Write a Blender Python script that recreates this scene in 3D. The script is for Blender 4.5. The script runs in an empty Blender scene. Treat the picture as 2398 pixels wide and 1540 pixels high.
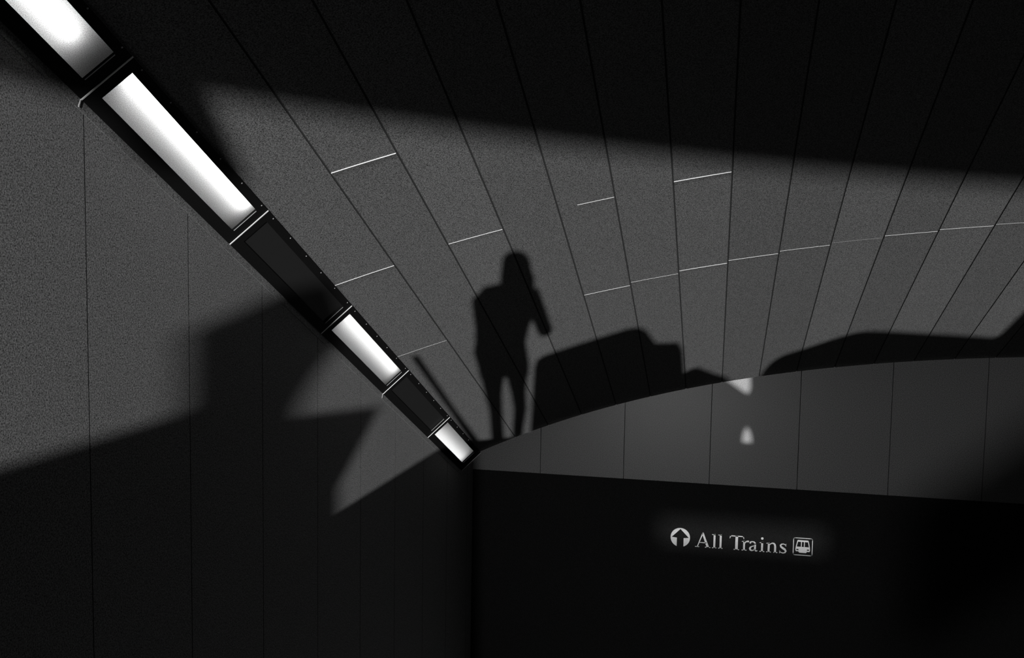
import bpy, bmesh, math, random
from mathutils import Vector, Matrix

sc = bpy.context.scene
col = sc.collection
random.seed(4)

# ------------------------------------------------------------------ camera
# the origin is the camera; the landing floor lies FLOOR below it; +Y runs down the
# hall towards the end wall, the ceiling falls 25 degrees that way
F_PX, W_PX, H_PX = 2331.0, 2398, 1540
YAW, PITCH, ROLL = math.radians(11.76), math.radians(-4.76), math.radians(0.93)
cy, sy, cp, sp = math.cos(YAW), math.sin(YAW), math.cos(PITCH), math.sin(PITCH)
fwd = Vector((-sy*cp, cy*cp, sp))
rgt = Vector((cy, sy, 0))
upv = rgt.cross(fwd)
r2 = rgt*math.cos(ROLL) + upv*math.sin(ROLL)
u2 = -rgt*math.sin(ROLL) + upv*math.cos(ROLL)
cam_d = bpy.data.cameras.new('camera')
cam_d.sensor_width = 36.0
cam_d.lens = 36.0*F_PX/W_PX
cam_d.clip_start = 0.02
cam = bpy.data.objects.new('camera', cam_d)
m3 = Matrix((r2, u2, -fwd)).transposed()
cam.matrix_world = m3.to_4x4()
col.objects.link(cam)
sc.camera = cam

def ray(x, y):
    return r2*((x-1199)/F_PX) + u2*((770-y)/F_PX) + fwd

# ------------------------------------------------------------------ light and exposure
sc.view_settings.view_transform = 'Standard'
sc.view_settings.look = 'None'
sc.view_settings.exposure = 0.0
sc.view_settings.gamma = 1.0
sc.view_settings.use_curve_mapping = False

world = bpy.data.worlds.new('world')
sc.world = world
world.use_nodes = True
bg = world.node_tree.nodes['Background']
bg.inputs[0].default_value = (1, 1, 1, 1)
bg.inputs[1].default_value = 0.42

SUN = ray(1200, 628).normalized()            # the way the low sun shines, in through the doors behind
E1 = SUN.cross(Vector((0, 0, 1))).normalized()
E2 = E1.cross(SUN)
sun_d = bpy.data.lights.new('low_sun', 'SUN')
sun_d.energy = 4.6
sun_d.angle = math.radians(0.42)
sun_d.color = (1, 1, 1)
sun = bpy.data.objects.new('low_sun', sun_d)
sun.rotation_euler = (-SUN).to_track_quat('Z', 'Y').to_euler()
sun.location = -SUN*6
col.objects.link(sun)

HEADER_FILL = Vector((-1.0, -0.5, -2.6))        # added fill, unseen under the landing, brightens the header
hl = bpy.data.lights.new('header_fill', 'POINT')
hl.energy = 530
hl.shadow_soft_size = 0.012
hlo = bpy.data.objects.new('header_fill', hl)
hlo.location = HEADER_FILL
col.objects.link(hlo)

SIGN_FILL = Vector((0.3, -0.5, -4.3))         # second added fill, unseen, brightens the sign through a slot
sl = bpy.data.lights.new('sign_fill', 'POINT')
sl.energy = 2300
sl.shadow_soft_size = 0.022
slo = bpy.data.objects.new('sign_fill', sl)
slo.location = SIGN_FILL
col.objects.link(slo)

# ------------------------------------------------------------------ numbers of the place
FLOOR = -1.71
TAN = math.tan(math.radians(25))
C25, S25 = math.cos(math.radians(25)), math.sin(math.radians(25))
SLOPE = Vector((0, C25, -S25))
D = 9.7                                       # the vault ends here
YW = 10.1                                     # face of the header panel wall
XL = -2.507                                   # left wall
XA = 4.0                                      # middle of the vault
XR = 2*XA - XL
def vault(x):
    d = x-XA
    return -0.88939-0.0209409*d*d-0.000221186*d**4
YFLAT = 1.0                                   # the ceiling runs level behind this
YBACK = -14.0

# ------------------------------------------------------------------ materials
def mat(name, base=0.1, rough=0.7, spec=0.3, metal=0.0, speckle=0.0, scale=160.0, bump=0.0):
    m = bpy.data.materials.new(name)
    m.use_nodes = True
    nt = m.node_tree
    b = nt.nodes['Principled BSDF']
    b.inputs['Base Color'].default_value = (base, base, base, 1)
    b.inputs['Roughness'].default_value = rough
    b.inputs['Specular IOR Level'].default_value = spec
    b.inputs['Metallic'].default_value = metal
    tc = nt.nodes.new('ShaderNodeTexCoord')
    n = nt.nodes.new('ShaderNodeTexNoise')
    n.inputs['Scale'].default_value = scale
    n.inputs['Detail'].default_value = 2.0
    n.inputs['Roughness'].default_value = 0.7
    nt.links.new(tc.outputs['Object'], n.inputs['Vector'])
    mr = nt.nodes.new('ShaderNodeMapRange')
    mr.inputs['From Min'].default_value = 0.3
    mr.inputs['From Max'].default_value = 0.7
    mr.inputs['To Min'].default_value = base*(1-speckle)
    mr.inputs['To Max'].default_value = base*(1+speckle)
    nt.links.new(n.outputs['Fac'], mr.inputs['Value'])
    nt.links.new(mr.outputs['Result'], b.inputs['Base Color'])
    if bump:
        bp = nt.nodes.new('ShaderNodeBump')
        bp.inputs['Strength'].default_value = bump
        bp.inputs['Distance'].default_value = 0.002
        nt.links.new(n.outputs['Fac'], bp.inputs['Height'])
        nt.links.new(bp.outputs['Normal'], b.inputs['Normal'])
    return m

M_CEIL = [mat('ceiling_panel_grey', 0.106, 0.75, 0.1, speckle=0.95),
          mat('ceiling_panel_dark', 0.094, 0.75, 0.1, speckle=0.95),
          mat('ceiling_panel_pale', 0.116, 0.75, 0.1, speckle=0.95)]
M_GROOVE = mat('shadow_gap', 0.04, 0.9, 0.0)
M_EDGE = mat('panel_edge_white', 0.75, 0.6, 0.2)
M_WALL = mat('wall_panel', 0.18, 0.7, 0.1, speckle=0.9)
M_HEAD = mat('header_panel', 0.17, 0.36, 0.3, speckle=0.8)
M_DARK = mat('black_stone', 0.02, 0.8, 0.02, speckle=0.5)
M_STONE = mat('polished_black_stone', 0.015, 0.7, 0.05, speckle=0.6)
M_FLOOR = mat('floor_stone', 0.03, 0.6, 0.1, speckle=0.3, scale=40)
M_BLACK = mat('black_metal', 0.007, 0.6, 0.05)
M_OFF = mat('unlit_diffuser', 0.016, 0.5, 0.2)  # grey darkened to stand in for a shadow across the row
M_LIP = mat('bright_steel_lip', 0.75, 0.35, 0.5)
M_RIVET = mat('rivet_steel', 0.35, 0.3, 0.5)
M_WHITE = mat('sign_white', 0.8, 0.5, 0.2, speckle=0.12, scale=220)
M_CLOTH = mat('dark_cloth', 0.03, 0.9, 0.1, speckle=0.3)
M_SKIN = mat('skin', 0.3, 0.6, 0.3)
M_HAIR = mat('hair', 0.02, 0.6, 0.3)
M_STEEL = mat('brushed_steel', 0.3, 0.4, 0.4)
M_REFL = mat('white_reflector', 0.5, 0.6, 0.2)

def emit(name, s):
    m = bpy.data.materials.new(name)
    m.use_nodes = True
    nt = m.node_tree
    nt.nodes.clear()
    o = nt.nodes.new('ShaderNodeOutputMaterial')
    e = nt.nodes.new('ShaderNodeEmission')
    e.inputs[1].default_value = s
    nt.links.new(e.outputs[0], o.inputs[0])
    return m

def opal(name, c):
    m = bpy.data.materials.new(name)
    m.use_nodes = True
    nt = m.node_tree
    nt.nodes.clear()
    o = nt.nodes.new('ShaderNodeOutputMaterial')
    t = nt.nodes.new('ShaderNodeBsdfTranslucent')
    tc = nt.nodes.new('ShaderNodeTexCoord')
    n = nt.nodes.new('ShaderNodeTexNoise')
    n.inputs['Scale'].default_value = 260
    nt.links.new(tc.outputs['Object'], n.inputs['Vector'])
    mr = nt.nodes.new('ShaderNodeMapRange')
    mr.inputs['From Min'].default_value = 0.3
    mr.inputs['From Max'].default_value = 0.7
    mr.inputs['To Min'].default_value = c*0.7
    mr.inputs['To Max'].default_value = c*1.3
    nt.links.new(n.outputs['Fac'], mr.inputs['Value'])
    nt.links.new(mr.outputs['Result'], t.inputs['Color'])
    nt.links.new(t.outputs[0], o.inputs[0])
    return m
M_OPAL = opal('opal_diffuser', 0.55)

# ------------------------------------------------------------------ helpers
def link(name, bm, mats, parent=None, smooth=False):
    me = bpy.data.meshes.new(name)
    bmesh.ops.recalc_face_normals(bm, faces=bm.faces)
    bm.to_mesh(me)
    bm.free()
    for m in (mats if isinstance(mats, (list, tuple)) else [mats]):
        me.materials.append(m)
    if smooth:
        for p in me.polygons:
            p.use_smooth = True
    o = bpy.data.objects.new(name, me)
    col.objects.link(o)
    if parent:
        o.parent = parent
    return o

def tag(o, label, cat, group=None):
    o['label'] = label
    o['category'] = cat
    if group:
        o['group'] = group
    return o

def struct(name, bm, mats):
    o = link(name, bm, mats)
    o['kind'] = 'structure'
    return o

def thing(name, label, cat, mw, group=None):
    o = bpy.data.objects.new(name, None)
    o.empty_display_size = 0.1
    col.objects.link(o)
    o.matrix_world = mw
    return tag(o, label, cat, group)

def part_label(o, text):
    o['label'] = text
    return o

def box(bm, x0, x1, y0, y1, z0, z1, mi=0):
    vs = [bm.verts.new((x, y, z)) for x in (x0, x1) for y in (y0, y1) for z in (z0, z1)]
    for f in ((0, 1, 3, 2), (4, 6, 7, 5), (0, 4, 5, 1), (2, 3, 7, 6), (0, 2, 6, 4), (1, 5, 7, 3)):
        fc = bm.faces.new([vs[i] for i in f])
        fc.material_index = mi

def quad(bm, a, b, c, d, mi=0):
    f = bm.faces.new([bm.verts.new(p) for p in (a, b, c, d)])
    f.material_index = mi
    return f

def hexa(bm, top4, bot4, mi=0):
    v = [bm.verts.new(p) for p in list(top4)+list(bot4)]
    for f in ((0, 1, 2, 3), (7, 6, 5, 4), (0, 4, 5, 1), (1, 5, 6, 2), (2, 6, 7, 3), (3, 7, 4, 0)):
        bm.faces.new([v[i] for i in f]).material_index = mi

def prism(bm, pts, to3d, d0, d1, mi=0):
    """pts: outline in 2-D; to3d(a, b, d)"""
    n = len(pts)
    A = [bm.verts.new(to3d(p[0], p[1], d0)) for p in pts]
    B = [bm.verts.new(to3d(p[0], p[1], d1)) for p in pts]
    f1 = bm.faces.new(A)
    f2 = bm.faces.new(B[::-1])
    fs = [f1, f2]
    for i in range(n):
        fs.append(bm.faces.new((A[i], B[i], B[(i+1) % n], A[(i+1) % n])))
    for f in fs:
        f.material_index = mi
    f1.normal_update()
    f2.normal_update()
    bmesh.ops.triangulate(bm, faces=[f1, f2])

def tube(bm, p0, p1, r0, r1, n=10):
    p0, p1 = Vector(p0), Vector(p1)
    d = (p1-p0).normalized()
    a = d.orthogonal().normalized()
    b = d.cross(a)
    R = []
    for p, r in ((p0, r0), (p1, r1)):
        R.append([bm.verts.new(p+(a*math.cos(t)+b*math.sin(t))*r) for t in [2*math.pi*i/n for i in range(n)]])
    for i in range(n):
        bm.faces.new((R[0][i], R[0][(i+1) % n], R[1][(i+1) % n], R[1][i]))
    bm.faces.new(R[0][::-1])
    bm.faces.new(R[1])

# ------------------------------------------------------------------ the vaulted, sloping ceiling
SEAMS = [-1.966, -1.632, -1.300, -0.962, -0.629, -0.290, 0.048, 0.392, 0.734, 1.076, 1.423, 1.770, 2.120]
while SEAMS[-1] < XR-0.6:
    SEAMS.append(SEAMS[-1]+0.35)
XC0 = -2.33                                    # edge beside the row of lights
GAP = 0.0095
def along(x, z, y):                            # a point of the vault: section point carried up the slope to y
    if y >= YFLAT:
        return Vector((x, y, z+(D-y)*TAN))
    return Vector((x, y, z+(D-YFLAT)*TAN))

# panel joints across the strips: strip number -> y of joints at the strip's left side
JOINTS = {1: [4.83], 0: [5.79, 7.02], 2: [5.88], 4: [5.92], 6: [5.965]}
for k in range(4, 14):
    JOINTS.setdefault(k, []).append(7.14)
DARKJ = {7: [8.37], 8: [8.41]}
WEAK = {(0, 7.02): 0.0012, (2, 5.88): 0.0032, (4, 5.92): 0.0025, (5, 7.14): 0.0014,
        (4, 7.14): 0.0022, (6, 7.14): 0.0028, (7, 7.14): 0.0022, (8, 7.14): 0.0016, (9, 7.14): 0.0004, (10, 7.14): 0.0016,
        (11, 7.14): 0.0016, (12, 7.14): 0.0010, (13, 7.14): 0.0008, (6, 5.965): 0.0042, (0, 5.79): 0.0036, (1, 4.83): 0.0055}
bm = bmesh.new()
edges = [XC0]+SEAMS+[XR-0.177]
tones = [0, 0, 2, 0, 0, 0, 0, 1, 1, 0, 1, 0, 1, 0, 1]
YS_CUT = [D, YFLAT, YBACK]
for k in range(len(edges)-1):
    a = edges[k]+(GAP/2 if k else 0)
    b = edges[k+1]-GAP/2
    sub = [a+(b-a)*i/3 for i in range(4)]
    tone = tones[k % len(tones)]
    for i in range(3):
        for j in range(2):
            y0, y1 = YS_CUT[j], YS_CUT[j+1]
            quad(bm, along(sub[i], vault(sub[i]), y0), along(sub[i+1], vault(sub[i+1]), y0),
                 along(sub[i+1], vault(sub[i+1]), y1), along(sub[i], vault(sub[i]), y1), tone)
        # the end edge of the ceiling
        quad(bm, along(sub[i], vault(sub[i]), D), along(sub[i+1], vault(sub[i+1]), D),
             along(sub[i+1], vault(sub[i+1])+0.05, D), along(sub[i], vault(sub[i])+0.05, D), 3)
    # groove beside the panel
    x0, x1 = b, b+GAP
    for j in range(2):
        y0, y1 = YS_CUT[j], YS_CUT[j+1]
        z0, z1 = vault(x0), vault(x1)
        quad(bm, along(x0, z0+.006, y0), along(x1, z1+.006, y0), along(x1, z1+.006, y1), along(x0, z0+.006, y1), 3)
        quad(bm, along(x0, z0, y0), along(x0, z0+.006, y0), along(x0, z0+.006, y1), along(x0, z0, y1), 3)
        quad(bm, along(x1, z1, y0), along(x1, z1+.006, y0), along(x1, z1+.006, y1), along(x1, z1, y1), 3)
    # joints across the strip: the exposed edge of a panel standing slightly proud
    for table, mi in ((JOINTS, 4), (DARKJ, 3)):
        for yj in table.get(k, []):
            h = WEAK.get((k, yj), 0.004)
            for i in range(3):
                P = []
                for x in (sub[i], sub[i+1]):
                    yy = yj+TAN*(vault(x)-vault(a))*1.0 + (TAN*0.0)
                    p = along(x, vault(x), yy)
                    P.append(p)
                nrm = Vector((0, -S25, -C25))
                if k == 4 and yj < 6 and i == 0:
                    continue
                hh = h if mi == 4 else 0.0015
                q = [P[0], P[1], P[1]+nrm*hh, P[0]+nrm*hh]
                back = SLOPE*0.05
                quad(bm, q[0], q[1], q[2], q[3], mi)
                quad(bm, q[3], q[2], P[1]+back, P[0]+back, tone)
# solid top over the panels
for i in range(12):
    xa, xb = XL+(XR-XL)*i/12, XL+(XR-XL)*(i+1)/12
    fz = lambda x: vault(min(max(x, XC0), XR-.177))+0.22
    for j in range(2):
        y0, y1 = (YW+.3, YFLAT, YBACK)[j:j+2]
        quad(bm, along(xa, fz(xa), y0), along(xb, fz(xb), y0), along(xb, fz(xb), y1), along(xa, fz(xa), y1), 3)
ceiling = struct('ceiling', bm, M_CEIL+[M_GROOVE, M_EDGE])

# ------------------------------------------------------------------ walls and floors
ZLOW = -6.3
def wallz(y):                                  # top of the side walls
    if y > D:
        return 0.4
    return (-2.303+(D-y)*TAN) if y >= YFLAT else (-2.303+(D-YFLAT)*TAN)
bm = bmesh.new()
ys = [YW+0.3]
y = 10.1-0.787*0.28
seam_y = [3.59+0.787*k for k in range(9)]+[3.59-0.787*k for k in range(1, 16)]
seam_y = sorted([v for v in seam_y if v < YW], reverse=True)
prev = YW+0.3
SG = 0.006
for v in seam_y+[YBACK]:
    y0, y1 = prev, v+SG/2
    cuts = [y0, y1]
    if y0 > YFLAT > y1:
        cuts = [y0, YFLAT, y1]
    if y0 > D > y1:
        cuts = [y0, D+.001, D-.001, y1]
    for c0, c1 in zip(cuts[:-1], cuts[1:]):
        zj = -0.80-0.04*0
        quad(bm, (XL, c0, ZLOW), (XL, c1, ZLOW), (XL, c1, wallz(c1)+.02), (XL, c0, wallz(c0)+.02), 0)
    if v > YBACK:
        for xx0, yy0, xx1, yy1 in ((XL, v+SG/2, XL-.006, v+SG/2), (XL-.006, v+SG/2, XL-.006, v-SG/2), (XL-.006, v-SG/2, XL, v-SG/2)):
            quad(bm, (xx0, yy0, ZLOW), (xx1, yy1, ZLOW), (xx1, yy1, wallz(v)+.02), (xx0, yy0, wallz(v)+.02), 1)
    prev = v-SG/2
quad(bm, (XL-.1, YW+.3, ZLOW), (XL-.1, YBACK-.2, ZLOW), (XL-.1, YBACK-.2, 6), (XL-.1, YW+.3, 6), 1)
quad(bm, (XL, YFLAT, wallz(0)), (XL, YBACK, wallz(0)), (XL, YBACK, wallz(0)+1), (XL, YFLAT, wallz(0)+1), 0)
struct('wall_left', bm, [M_WALL, M_GROOVE])

bm = bmesh.new()
box(bm, XR, XR+.2, YBACK-.2, YW+.3, ZLOW, 4.5)
struct('wall_right', bm, [M_WALL])

# end wall: pale header panels above, black stone below
bm = bmesh.new()
HB = -2.362
hs = [-1.776, -0.908, -0.043, 0.812, 1.666, 2.519]
while hs[-1] < XR-1:
    hs.append(hs[-1]+0.855)
prev = XL
for v in hs+[XR]:
    box(bm, prev, v-.003 if v < XR else v, YW, YW+.03, HB, 0.4)
    prev = v+.003
box(bm, XL, XR, YW+.031, YW+.05, HB+.005, 0.4, 1)
struct('wall_header', bm, [M_HEAD, M_GROOVE])
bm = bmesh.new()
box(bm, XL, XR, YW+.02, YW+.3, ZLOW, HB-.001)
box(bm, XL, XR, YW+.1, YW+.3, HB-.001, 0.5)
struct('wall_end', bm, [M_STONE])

# landing slab and the sloping stair bed under the vault
bm = bmesh.new()
box(bm, XL, XR, YBACK-3, YFLAT, FLOOR-.35, FLOOR)
struct('floor', bm, [M_FLOOR])
bm = bmesh.new()
n = 28
for i in range(n):
    y0 = YFLAT+(YW-YFLAT)*i/n
    y1 = YFLAT+(YW-YFLAT)*(i+1)/n
    z = FLOOR-(y0-YFLAT)*TAN-.15
    box(bm, XL, XR, y0, y1, z-.4, z)
# keep the risers below the mask opening clear of the added header light
st = bm
for v in st.verts:
    v.co.z -= 2.6
struct('floor_stairs', st, [M_FLOOR])

# unseen mask added under the landing, opening shaped to keep header light off the ceiling
def thru(P, yq):
    t = (yq-HEADER_FILL.y)/(P.y-HEADER_FILL.y)
    return HEADER_FILL+(P-HEADER_FILL)*t
YU = 0.9
topc, botc = [], []
XSET = [-2.40, -2.33, -2.1, -1.8, -1.5, -1.2, -.9, -.6, -.3, 0, .4, .8, 1.2, 1.6, 2.0, 2.4, 2.8, 3.2, 3.6, 4.2]
for x in XSET:
    topc.append(thru(Vector((x, D, vault(max(x, XC0))-0.012)), YU))
for x in XSET:
    botc.append(thru(Vector((x, YW, HB-2.6)), YU))
bm = bmesh.new()
ZT, ZB, ZD = FLOOR-.35, -6.6, -3.5
for (a0, a1, b0, b1) in zip(topc[:-1], topc[1:], botc[:-1], botc[1:]):
    quad(bm, (a0.x, YU, ZT), (a1.x, YU, ZT), a1, a0)
    quad(bm, b0, b1, (b1.x, YU, ZD), (b0.x, YU, ZD))
quad(bm, (XL, YU, ZT), (topc[0].x, YU, ZT), topc[0], (XL, YU, topc[0].z))
quad(bm, (XL, YU, topc[0].z), topc[0], botc[0], (XL, YU, botc[0].z))
quad(bm, (XL, YU, botc[0].z), botc[0], (botc[0].x, YU, ZD), (XL, YU, ZD))
quad(bm, (topc[-1].x, YU, ZT), (XR, YU, ZT), (XR, YU, topc[-1].z), topc[-1])
quad(bm, topc[-1], (XR, YU, topc[-1].z), (XR, YU, botc[-1].z), botc[-1])
quad(bm, botc[-1], (XR, YU, botc[-1].z), (XR, YU, ZD), (botc[-1].x, YU, ZD))
# slot lower down, cut to shape the added light on the sign
def thru2(x, z):
    t = (YU-SIGN_FILL.y)/(YS_SIGN-SIGN_FILL.y)
    return SIGN_FILL+(Vector((x, YS_SIGN, z))-SIGN_FILL)*t
YS_SIGN = YW+.02
q0, q1 = thru2(-0.52, -2.995), thru2(1.10, -2.75)
quad(bm, (XL, YU, ZD), (XR, YU, ZD), (XR, YU, q1.z), (XL, YU, q1.z))
quad(bm, (XL, YU, q0.z), (XR, YU, q0.z), (XR, YU, ZB), (XL, YU, ZB))
quad(bm, (XL, YU, q1.z), (q0.x, YU, q1.z), (q0.x, YU, q0.z), (XL, YU, q0.z))
quad(bm, (q1.x, YU, q1.z), (XR, YU, q1.z), (XR, YU, q0.z), (q1.x, YU, q0.z))
under = struct('fill_light_mask', bm, [M_DARK])
bm = bmesh.new()                                # unseen box added round both lamps to hold in their light
quad(bm, (XL, YU, ZB), (XR, YU, ZB), (XR, -3, ZB), (XL, -3, ZB))
quad(bm, (XL, -3, ZB), (XR, -3, ZB), (XR, -3, ZT), (XL, -3, ZT))
quad(bm, (XL, YU, ZD), (XR, YU, ZD), (XR, -3, ZD), (XL, -3, ZD))
# unseen plate added by the lamp to shade the lower right of the header
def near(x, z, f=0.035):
    return HEADER_FILL+(Vector((x, YW, z))-HEADER_FILL)*f
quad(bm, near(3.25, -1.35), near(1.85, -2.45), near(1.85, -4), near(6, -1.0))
struct('fill_light_box', bm, [M_DARK])

# entrance wall behind, with a wide doorway under a slightly falling lintel
bm = bmesh.new()
OX0, OX1 = 0.2, 7.9
def lint(x):
    return 1.03-0.0345*(x-1.73)
ZTOP = 4.2
box(bm, XL-.1, OX0, YBACK-.25, YBACK, FLOOR, ZTOP)
box(bm, OX1, XR+.2, YBACK-.25, YBACK, FLOOR, ZTOP)
hexa(bm, [(OX0, YBACK-.25, ZTOP), (OX1, YBACK-.25, ZTOP), (OX1, YBACK, ZTOP), (OX0, YBACK, ZTOP)],
     [(OX0, YBACK-.25, lint(OX0)), (OX1, YBACK-.25, lint(OX1)), (OX1, YBACK, lint(OX1)), (OX0, YBACK, lint(OX0))])
struct('wall_back', bm, [M_DARK])

# ------------------------------------------------------------------ the row of lights in the corner of wall and vault
WPT = Vector((XL, D, -2.303))
UV = (Vector((-2.33, D, -2.085))-WPT)
UV -= SLOPE*UV.dot(SLOPE)
WID = UV.length
UV.normalize()
NV = UV.cross(SLOPE).normalized()              # recess side or room side?
if NV.dot(Vector((1, -.3, -.8))) < 0:
    NV = -NV                                   # NV points into the room
PITCHL = 1.335
def frame_matrix(v):
    o = WPT+SLOPE*v
    return Matrix((UV, SLOPE, NV)).transposed().to_4x4() if False else Matrix.Translation(o) @ Matrix((UV, SLOPE, NV)).transposed().to_4x4()

def make_light(k, v0, label, lit, tube_u=None, tube_h=0.05, tube_v=(0.06, 1.22), power=10.0, vend=None):
    """local axes: x across from wall to ceiling, y down the slope, z into the room"""
    L = PITCHL
    P0, P1 = 0.055, 1.262 if vend is None else vend
    U0, U1 = 0.062, 0.220
    t = thing('ceiling_light', label, 'light', frame_matrix(v0), 'row of ceiling lights along the wall')
    bm = bmesh.new()
    # flange around the opening (open frame), then the sides and back of the tray
    zt = 0.012
    box(bm, 0, U0, 0, L, -0.004, zt)
    box(bm, U1, WID, 0, L, -0.004, zt)
    box(bm, U0, U1, 0, P0, -0.004, zt)
    box(bm, U0, U1, P1, L, -0.004, zt)
    dz = -0.11
    quad(bm, (U0-.004, P0-.004, dz), (U1+.004, P0-.004, dz), (U1+.004, P1+.004, dz), (U0-.004, P1+.004, dz), 1)
    for a, b in (((U0-.004, P0-.004), (U1+.004, P0-.004)), ((U1+.004, P0-.004), (U1+.004, P1+.004)),
                 ((U1+.004, P1+.004), (U0-.004, P1+.004)), ((U0-.004, P1+.004), (U0-.004, P0-.004))):
        quad(bm, (a[0], a[1], dz), (b[0], b[1], dz), (b[0], b[1], 0.0), (a[0], a[1], 0.0), 1)
    housing = link('housing', bm, [M_BLACK, M_BLACK], t)
    bm = bmesh.new()
    if lit:
        quad(bm, (U0, P0, 0), (U1, P0, 0), (U1, P1, 0), (U0, P1, 0))
        d = link('diffuser', bm, [M_OPAL], t)
        bm = bmesh.new()
        tube(bm, (tube_u, tube_v[0], -tube_h), (tube_u, tube_v[1], -tube_h), 0.013, 0.013, 8)
        link('lamp_tube', bm, [emit('tube_glow', power)], t)
        part_label(d, 'glowing white diffuser')
    else:
        box(bm, U0, U1, P0, P1, -0.004, 0)
        d = link('diffuser', bm, [M_OFF], t)
        part_label(d, 'unlit dark grey diffuser')
    # steel lip at the lower end, folded over onto the wall
    bm = bmesh.new()
    box(bm, 0.0, WID, L-0.010, L-0.004, zt, zt+0.0035)
    box(bm, U0+.003, U1-.003, P1+0.001, P1+0.004, zt, zt+0.0022, 1)
    o = link('end_lip', bm, [M_LIP, M_RIVET], t)
    part_label(o, 'bright steel lip across the lower end')
    bm = bmesh.new()
    for q in (L-0.010,):
        box(bm, -0.001, 0.001, q, q+.006, -0.03, 0.012)
    # flange lying on the wall below the strip
    wn = Vector((1, 0, 0))
    lx, lz = wn.dot(UV), wn.dot(NV)
    dn = Vector((0, -S25, -C25))
    def wp(d, o, v):
        p = dn*d+wn*o
        return Vector((p.dot(UV), v, p.dot(NV)))
    bm.free()
    bm = bmesh.new()
    hexa(bm, [wp(0, .003, 0), wp(.045, .003, 0), wp(.045, .003, L), wp(0, .003, L)],
         [wp(0, -.001, 0), wp(.045, -.001, 0), wp(.045, -.001, L), wp(0, -.001, L)])
    link('wall_flange', bm, [M_WALL], t)
    if k in (1, 4):
        bm = bmesh.new()
        hexa(bm, [wp(0, .008, L-.010), wp(.040, .008, L-.010), wp(.040, .008, L-.004), wp(0, .008, L-.004)],
             [wp(0, .006, L-.010), wp(.042, .006, L-.010), wp(.042, .006, L-.004), wp(0, .006, L-.004)])
        link('lip_return', bm, [M_LIP], t)
    # rivets down the ceiling-side flange
    for i in range(6):
        vv = 0.075+i*(L-0.15)/5
        bm = bmesh.new()
        bmesh.ops.create_uvsphere(bm, u_segments=8, v_segments=5, radius=0.0042,
                                  matrix=Matrix.Translation((0.2565, vv, zt)) @ Matrix.Diagonal((1, 1, .8, 1)))
        part_label(link('rivet', bm, [M_RIVET], housing, smooth=True), 'small bright rivet head')
    return t

V0 = -0.085-PITCHL*6
make_light(1, V0, 'lit ceiling light cut by the top left corner of the view, nearest of the row', True, 0.150, 0.050, (0.03, 1.10), 15)
make_light(2, V0+PITCHL, 'long lit ceiling light, the second of the row from the top left, brightest of all', True, 0.203, 0.040, (0.03, 1.20), 17)
make_light(3, V0+2*PITCHL, 'unlit ceiling light with a dark panel between the two longest lit ones', False)
make_light(4, V0+3*PITCHL, 'lit ceiling light in the middle of the row, between the two unlit ones', True, 0.190, 0.055, (0.03, 1.21), 10)
make_light(5, V0+4*PITCHL, 'short looking unlit ceiling light just before the last lit one of the row', False)
make_light(6, V0+5*PITCHL, 'lit ceiling light at the low far end of the row, meeting the end wall', True, 0.085, 0.070, (0.03, 1.12), 9.5, 1.175)

# ------------------------------------------------------------------ the sign on the black wall
YS = YW+.02
SCS = YS/10.12                                 # the lettering was measured 10.12 m off
sign = thing('direction_sign', 'white lettering reading All Trains with arrow and train symbol on black wall', 'sign',
             Matrix.Translation((0.29*SCS, YS, -3.024*SCS)) @ Matrix.Scale(SCS, 4))
def s3(a, b, d):                               # wall coordinates -> sign coordinates
    return Vector((a-0.29, -d, b+3.024))
TH = 0.006
def ribbon(bm, pts, wd):
    """stroke through pts with a width at every point"""
    n = len(pts)
    Lp, Rp = [], []
    for i in range(n):
        a = Vector(pts[max(i-1, 0)])
        b = Vector(pts[min(i+1, n-1)])
        t = (b-a).normalized()
        nn = Vector((-t.y, t.x))
        w = wd[i]/2 if isinstance(wd, (list, tuple)) else wd/2
        p = Vector(pts[i])
        Lp.append(p+nn*w)
        Rp.append(p-nn*w)
    for i in range(n-1):
        prism(bm, [Lp[i], Lp[i+1], Rp[i+1], Rp[i]], s3, 0, TH)
def rect(bm, x0, x1, z0, z1):
    prism(bm, [(x0, z0), (x1, z0), (x1, z1), (x0, z1)], s3, 0, TH)
def poly(bm, pts):
    prism(bm, pts, s3, 0, TH)
def arc(cx, cz, rx, rz, a0, a1, n=12):
    return [(cx+rx*math.cos(math.radians(a0+(a1-a0)*i/n)), cz+rz*math.sin(math.radians(a0+(a1-a0)*i/n))) for i in range(n+1)]
BL, CAP, XH = -3.024, -2.876, -2.924
def letter(fn):
    bm = bmesh.new()
    fn(bm)
    return link('letter', bm, [M_WHITE], sign)
def serif(bm, x0, x1, z=BL, h=0.0075):
    rect(bm, x0, x1, z, z+h)
def L_A(bm):
    poly(bm, [(-0.146, BL), (-0.137, BL), (-0.085, -2.885), (-0.089, -2.870), (-0.092, -2.870)])
    poly(bm, [(-0.092, -2.870), (-0.082, -2.870), (-0.020, BL), (-0.046, BL), (-0.094, -2.888)])
    rect(bm, -0.124, -0.050, -2.979, -2.971)
    serif(bm, -0.163, -0.121)
    serif(bm, -0.063, -0.009)
def L_l(x):
    def f(bm):
        rect(bm, x, x+.0195, BL, -2.880)
        poly(bm, [(x-.016, -2.886), (x-.016, -2.882), (x+.0195, -2.877), (x+.0195, -2.890)])
        serif(bm, x-.013, x+.031)
    return f
def L_T(bm):
    rect(bm, 0.236, 0.262, BL, CAP)
    rect(bm, 0.184, 0.318, -2.887, -2.877)
    poly(bm, [(0.183, -2.877), (0.194, -2.877), (0.191, -2.888), (0.184, -2.908), (0.179, -2.908)])
    poly(bm, [(0.318, -2.877), (0.307, -2.877), (0.311, -2.888), (0.317, -2.908), (0.322, -2.908)])
    serif(bm, 0.222, 0.276)
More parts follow.
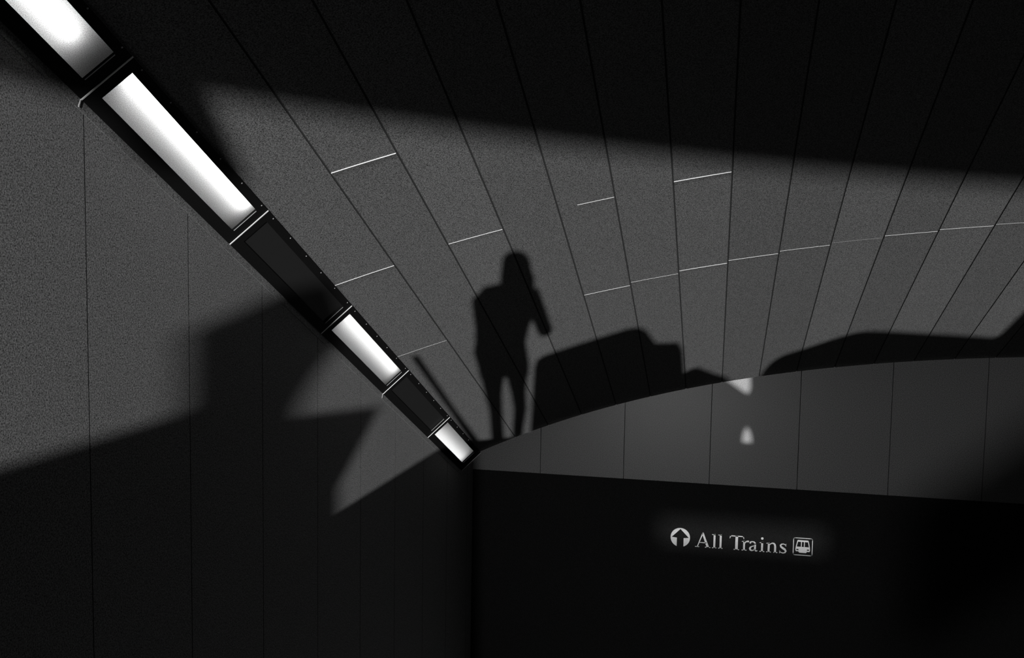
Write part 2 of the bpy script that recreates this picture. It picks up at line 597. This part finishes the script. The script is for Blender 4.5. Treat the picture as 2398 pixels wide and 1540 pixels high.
def L_r(bm):
    rect(bm, 0.314, 0.3325, BL, XH)
    poly(bm, [(0.300, -2.934), (0.300, -2.930), (0.3325, -2.921), (0.3325, -2.936)])
    ribbon(bm, [(0.330, -2.950), (0.338, -2.936), (0.350, -2.928), (0.361, -2.927), (0.368, -2.932)], [.008, .010, .013, .017, .018])
    serif(bm, 0.301, 0.349)
def L_a(bm):
    rect(bm, 0.422, 0.440, -3.010, -2.945)
    ribbon(bm, [(0.381, -2.946), (0.387, -2.932), (0.402, -2.926), (0.420, -2.929), (0.430, -2.942), (0.431, -2.955)], [.016, .015, .010, .013, .018, .018])
    ribbon(bm, [(0.428, -2.966), (0.405, -2.974), (0.387, -2.985), (0.381, -2.998), (0.385, -3.011), (0.397, -3.018), (0.413, -3.015), (0.428, -3.004)],
           [.007, .009, .015, .019, .018, .014, .010, .008])
    ribbon(bm, [(0.431, -3.006), (0.438, -3.018), (0.448, -3.020), (0.456, -3.014)], [.016, .014, .010, .006])
def L_i(bm):
    rect(bm, 0.490, 0.509, BL, XH)
    poly(bm, [(0.474, -2.934), (0.474, -2.930), (0.509, -2.921), (0.509, -2.936)])
    serif(bm, 0.475, 0.524)
    poly(bm, arc(0.499, -2.887, .0125, .0125, 0, 345, 15))
def L_n(bm):
    rect(bm, 0.555, 0.574, BL, XH)
    poly(bm, [(0.540, -2.934), (0.540, -2.930), (0.574, -2.921), (0.574, -2.936)])
    ribbon(bm, [(0.571, -2.950), (0.582, -2.935), (0.598, -2.927), (0.614, -2.930), (0.624, -2.942), (0.627, -2.962), (0.627, BL)],
           [.007, .009, .012, .016, .019, .0195, .0195])
    serif(bm, 0.541, 0.588)
    serif(bm, 0.612, 0.650)
def L_s(bm):
    ribbon(bm, [(0.731, -2.948), (0.724, -2.934), (0.706, -2.927), (0.688, -2.931), (0.678, -2.943), (0.683, -2.957), (0.701, -2.970),
                (0.722, -2.983), (0.731, -2.998), (0.724, -3.013), (0.704, -3.020), (0.683, -3.015), (0.672, -2.998)],
           [.004, .008, .009, .012, .016, .018, .021, .020, .017, .013, .009, .008, .004])
    poly(bm, [(0.729, -2.952), (0.733, -2.952), (0.733, -2.925), (0.730, -2.925), (0.724, -2.936)])
    poly(bm, [(0.669, -2.995), (0.673, -2.995), (0.680, -3.013), (0.672, -3.024), (0.669, -3.024)])
for fn in (L_A, L_l(0.0195), L_l(0.081), L_T, L_r, L_a, L_i, L_n, L_s):
    letter(fn)
# round white disc with a black arrow standing in it (the arrow is cut out of the disc)
bm = bmesh.new()
ACX, ACZ, AR = -0.3135, -2.938, 0.098
hw = 0.034
a0 = math.degrees(math.asin(hw/AR))
right = arc(ACX, ACZ, AR, AR, -90+a0, 90, 26)
right = right+[(ACX, ACZ+0.088), (ACX+.086, ACZ+.001), (ACX+hw, ACZ-.006), ]
left = [(2*ACX-p[0], p[1]) for p in right][::-1]
poly(bm, right)
poly(bm, left)
o = link('arrow_disc', bm, [M_WHITE], sign)
part_label(o, 'white disc with a black upward arrow cut out')
# train symbol in a rounded outline
bm = bmesh.new()
bx0, bx1, bz0, bz1, br = 0.799, 0.988, -3.031, -2.851, 0.02
out = []
for (qx, qz, aa) in ((bx1-br, bz1-br, 0), (bx0+br, bz1-br, 90), (bx0+br, bz0+br, 180), (bx1-br, bz0+br, 270)):
    out += arc(qx, qz, br, br, aa, aa+90, 6)
for i in range(len(out)):
    p, q = Vector(out[i]), Vector(out[(i+1) % len(out)])
    if (q-p).length < 1e-5:
        continue
    t = (q-p).normalized()
    nn = Vector((-t.y, t.x))*0.0072
    poly(bm, [p-t*.001, q+t*.001, q+nn+t*.001, p+nn-t*.001])
fr = link('symbol_frame', bm, [M_WHITE], sign)
bm = bmesh.new()
cxm = 0.8935
def mir(pts):
    poly(bm, pts)
    poly(bm, [(2*cxm-x, z) for x, z in pts][::-1])
mir([(cxm, -2.875), (0.845, -2.875), (0.840, -2.880), (0.837, -2.892), (cxm, -2.892)])      # roof
mir([(0.837, -2.892), (0.845, -2.892), (0.835, -2.943), (0.826, -2.943)])                    # corner post
mir([(0.875, -2.892), (0.883, -2.892), (0.883, -2.943), (0.875, -2.943)])                    # door post
mir([(0.826, -2.943), (cxm, -2.943), (cxm, -2.966), (0.823, -2.966)])
mir([(0.823, -2.966), (0.832, -2.966), (0.832, -2.978), (0.823, -2.978)])
mir([(0.853, -2.966), (cxm, -2.966), (cxm, -2.978), (0.853, -2.978)])
mir([(0.823, -2.978), (cxm, -2.978), (cxm, -2.990), (0.828, -2.990)])
mir([(0.850, -2.990), (cxm, -2.990), (cxm, -3.003), (0.862, -3.003)])
tr = link('train_symbol', bm, [M_WHITE], fr)
part_label(tr, 'white front view of a train inside the rounded outline')

# ------------------------------------------------------------------ unseen shadow casters behind the camera, outlines set by their shadows
def at(a, b, t):                               # a to the right of the sun's way, b above the eye, t behind the camera
    return -SUN*t+E1*a+E2*b
def shadow_prism(name, label, cat, pts, t0, t1, m=M_STEEL, bevel=0.01):
    bm = bmesh.new()
    prism(bm, pts, lambda a, b, d: at(a, b, d) if b > -1.66 else Vector((at(a, b, d).x, at(a, b, d).y, FLOOR)), t0, t1)
    o = link(name, bm, [m])
    return tag(o, label, cat)
shadow_prism('sloped_shadow_block', 'unseen steel block with sloping top, shaped for its shadow, right of the person', 'shadow_block',  # unseen block, outline cut for its shadow and the sun spots
        [(0.205, -1.72), (0.195, -0.82), (0.215, -0.745), (0.28, -0.70), (0.40, -0.655), (0.70, -0.545), (0.945, -0.458), (1.03, -0.452), (1.10, -0.488), (1.165, -0.556),
         (1.215, -0.604), (1.41, -0.600), (1.47, -0.66), (1.53, -0.78), (1.60, -0.935), (1.63, -0.895), (1.70, -0.868), (1.80, -0.905), (1.90, -0.945), (2.03, -0.985),
         (2.17, -1.08), (2.33, -1.19), (2.36, -1.20), (2.375, -1.53), (2.345, -1.58), (2.330, -1.64), (2.33, -1.72)], 0.75, 0.95)
shadow_prism('rounded_shadow_block', 'long unseen block with a rounded end, shaped for its shadow, right of the sloped one', 'shadow_block',  # unseen block, end rounded to let the sun spots through
        [(2.415, -1.72), (2.412, -1.65), (2.395, -1.59), (2.35, -1.52), (2.34, -1.27), (2.385, -1.15), (2.37, -0.93), (2.375, -0.85), (2.40, -0.79), (2.45, -0.735), (2.64, -0.64), (2.805, -0.55),
         (2.92, -0.50), (3.02, -0.478), (3.2, -0.48), (3.66, -0.50), (4.30, -0.53), (4.30, -1.72)], 1.05, 1.3)
shadow_prism('pier', 'pier beside the long block, widened to keep sun off the header', 'pier', [(4.20, -1.72), (4.17, -0.5), (4.06, -0.1), (4.05, 1.2), (6.4, 1.2), (6.4, -1.72)], 1.6, 2.2, M_DARK)  # right side of the pier extended to block sun from the header
shadow_prism('barrier', 'low barrier standing against the left wall', 'barrier',
        [(-2.2, -1.72), (-2.2, -0.74), (-1.83, -0.74), (-1.56, -0.715), (-1.50, -0.75), (-1.50, -1.72)], 8.0, 8.2)
shadow_prism('bin', 'low unseen block beside the barrier, shaped for its shadow', 'bin',  # unseen block added for the low shadow on the left wall
        [(-1.52, -1.72), (-1.52, -0.88), (-1.30, -0.92), (-1.0, -1.06), (-1.0, -1.10), (-1.06, -1.25), (-1.16, -1.50), (-1.16, -1.72)], 4.6, 4.9)
shadow_prism('tall_shadow_block', 'tall unseen block far behind at the left, shaped for its shadow', 'machine',  # unseen block added for the tall soft shadow on the left wall
        [(-1.59, -1.85), (-1.57, -0.33), (-1.50, -0.28), (-1.36, -0.16), (-1.12, -0.10), (-1.10, -0.45), (-1.22, -0.66), (-1.29, -0.85), (-1.29, -1.9)], 12.0, 12.4, M_DARK)
# unseen box added under the lintel for the shadow it throws
bm = bmesh.new()
prism(bm, [(-2.3, 0.66), (-1.66, 0.63), (-1.62, 0.42), (-1.31, 0.40), (-1.335, 0.9), (-2.3, 0.9)], at, 12.5, 12.8)
tag(link('hanging_shadow_block', bm, [M_DARK]), 'unseen dark box added in the doorway at the left for its shadow', 'lantern')
# leaning pole
bm = bmesh.new()
tube(bm, at(-0.725, -0.665, .8), at(-0.52, -1.22, .8), .030, .030, 10)
tube(bm, at(-0.52, -1.22, .8), at(-0.34, -1.70, .8), .028, .045, 10)
tag(link('leaning_pole', bm, [M_STEEL]), 'slanting pole standing left of the person', 'pole')

# ------------------------------------------------------------------ the photographer, whose shadow lies on the ceiling
TP = 0.55
base = at(0, 0, TP)
base.z = FLOOR
pm = Matrix.Translation(base) @ Matrix((E1, E1.cross(Vector((0, 0, 1)))*-1, Vector((0, 0, 1)))).transposed().to_4x4()
if (pm.to_3x3() @ Vector((0, 1, 0))).dot(SUN) < 0:
    pm = Matrix.Translation(base) @ Matrix((E1, E1.cross(Vector((0, 0, 1))), Vector((0, 0, 1)))).transposed().to_4x4()
person = thing('person', 'person in long dark coat holding a camera up to the face', 'person', pm)
def loft(bm, rings, n=20):
    R = []
    for (cx, cyy, z, rx, ry) in rings:
        R.append([bm.verts.new((cx+rx*math.cos(2*math.pi*i/n), cyy+ry*math.sin(2*math.pi*i/n), z)) for i in range(n)])
    for A, B in zip(R[:-1], R[1:]):
        for i in range(n):
            bm.faces.new((A[i], A[(i+1) % n], B[(i+1) % n], B[i]))
    bm.faces.new(R[0][::-1])
    bm.faces.new(R[-1])
# body: one skinned figure
def skin_body():
    me = bpy.data.meshes.new('body')
    J = {'pelvis': (-.06, 0, .95, .14), 'waist': (-.055, .0, 1.14, .12), 'chest': (-.035, 0, 1.40, .13), 'neck': (.005, .02, 1.57, .055),
         'chin': (.018, .04, 1.64, .07), 'skull': (.02, .03, 1.725, .088),
         'lhip': (-.15, 0, .88, .09), 'lknee': (-.145, .01, .50, .058), 'lank': (-.115, 0, .09, .04), 'ltoe': (-.125, .16, .03, .03),
         'rhip': (.04, 0, .88, .09), 'rknee': (.085, .02, .50, .058), 'rank': (.08, .01, .09, .04), 'rtoe': (.095, .17, .03, .03),
         'lsh': (-.17, .0, 1.52, .06), 'lelb': (-.215, .12, 1.27, .045), 'lwr': (-.07, .28, 1.56, .03), 'lha': (-.045, .30, 1.62, .032),
         'rsh': (.115, .0, 1.53, .06), 'relb': (.265, .10, 1.235, .045), 'rwr': (.10, .28, 1.57, .03), 'rha': (.075, .30, 1.63, .032)}
    names = list(J)
    ed = [('pelvis', 'waist'), ('waist', 'chest'), ('chest', 'neck'), ('neck', 'chin'), ('chin', 'skull'),
          ('pelvis', 'lhip'), ('lhip', 'lknee'), ('lknee', 'lank'), ('lank', 'ltoe'), ('pelvis', 'rhip'), ('rhip', 'rknee'), ('rknee', 'rank'), ('rank', 'rtoe'),
          ('chest', 'lsh'), ('lsh', 'lelb'), ('lelb', 'lwr'), ('lwr', 'lha'), ('chest', 'rsh'), ('rsh', 'relb'), ('relb', 'rwr'), ('rwr', 'rha')]
    V = [Vector(J[k][:3]) for k in names]
    R = [J[k][3] for k in names]
    E = [(names.index(a), names.index(b)) for a, b in ed]
    for side, hand, d in (('l', 'lha', 1), ('r', 'rha', -1)):      # fingers closed round the camera
        h = names.index(hand)
        for i in range(4):
            p0 = V[h]
            p1 = p0+Vector((d*.030, .035, .030-.02*i))
            p2 = p1+Vector((d*.022, .010, 0))
            V += [p1, p2]
            R += [.009, .008]
            E += [(h, len(V)-2), (len(V)-2, len(V)-1)]
        p1 = V[h]+Vector((d*.02, -.03, -.03))
        V.append(p1)
        R.append(.010)
        E.append((h, len(V)-1))
    me.from_pydata(V, E, [])
    o = bpy.data.objects.new('body', me)
    col.objects.link(o)
    sk = o.modifiers.new('skin', 'SKIN')
    lay = me.skin_vertices[0] if me.skin_vertices else None
    if lay is None:
        bpy.context.view_layer.objects.active = o
        o.select_set(True)
        bpy.ops.mesh.customdata_skin_add()
        lay = me.skin_vertices[0]
    for i, r in enumerate(R):
        lay.data[i].radius = (r, r)
    lay.data[0].use_root = True
    su = o.modifiers.new('sub', 'SUBSURF')
    su.levels = su.render_levels = 2
    dg = bpy.context.evaluated_depsgraph_get()
    me2 = bpy.data.meshes.new_from_object(o.evaluated_get(dg))
    for p in me2.polygons:
        p.use_smooth = True
    o.modifiers.clear()
    o.data = me2
    me2.materials.clear()
    me2.materials.append(M_SKIN)
    o.parent = person
    return o
skin_body()
bm = bmesh.new()
loft(bm, [(-.050, 0, .80, .205, .13), (-.057, 0, .93, .212, .14), (-.082, 0, 1.07, .212, .14), (-.080, 0, 1.15, .195, .13), (-.065, 0, 1.29, .203, .14),
          (-.058, 0, 1.36, .215, .14), (-.045, 0, 1.50, .235, .13), (-.028, 0, 1.56, .193, .11), (-.018, 0, 1.595, .175, .09), (.03, 0, 1.62, .12, .07), (.038, 0, 1.65, .10, .06)])
link('coat', bm, [M_CLOTH], person, True)
bm = bmesh.new()
loft(bm, [(-.118, 0, .03, .065, .07), (-.122, 0, .15, .064, .065), (-.130, 0, .42, .062, .07), (-.148, 0, .62, .075, .08), (-.15, 0, .84, .10, .10)])
loft(bm, [(.080, .01, .03, .055, .07), (.082, .01, .15, .055, .065), (.095, .015, .42, .062, .07), (.072, .01, .62, .068, .08), (.05, 0, .84, .095, .10)])
link('trousers', bm, [M_CLOTH], person, True)
for nm, pts in (('sleeve', [(-.17, 0, 1.52, .062), (-.212, .12, 1.27, .052), (-.08, .27, 1.545, .04)]), ('sleeve', [(.125, 0, 1.555, .070), (.258, .10, 1.250, .062), (.105, .27, 1.56, .04)])):
    bm = bmesh.new()
    for p, q in zip(pts[:-1], pts[1:]):
        tube(bm, p[:3], q[:3], p[3], q[3], 14)
        bmesh.ops.create_icosphere(bm, subdivisions=2, radius=q[3], matrix=Matrix.Translation(q[:3]))
    link(nm, bm, [M_CLOTH], person, True)
for x, y in ((-.118, .05), (.088, .06)):
    bm = bmesh.new()
    loft(bm, [(x, y, 0, .05, .13), (x, y, .03, .05, .13), (x, y-.02, .06, .045, .10), (x, y-.05, .10, .042, .05)], 16)
    link('shoe', bm, [M_CLOTH], person, True)
bm = bmesh.new()
loft(bm, [(.040, -.02, 1.60, .115, .06), (.036, -.02, 1.66, .118, .08), (.027, -.02, 1.72, .100, .09), (.024, -.02, 1.77, .093, .09), (.022, -.02, 1.81, .075, .07), (.022, -.02, 1.835, .03, .03)])
link('hair', bm, [M_HAIR], person, True)
# the camera in the hands
cmx = pm @ Matrix.Translation((.02, .40, 1.685))
kam = thing('camera_held', 'small black camera held before the face of the person', 'camera', cmx)
bm = bmesh.new()
box(bm, -.062, .062, -.018, .018, -.036, .036)
link('camera_body', bm, [M_BLACK], kam)
bm = bmesh.new()
tube(bm, (0, .018, 0), (0, .05, 0), .028, .026, 16)
link('lens', bm, [M_BLACK], kam)
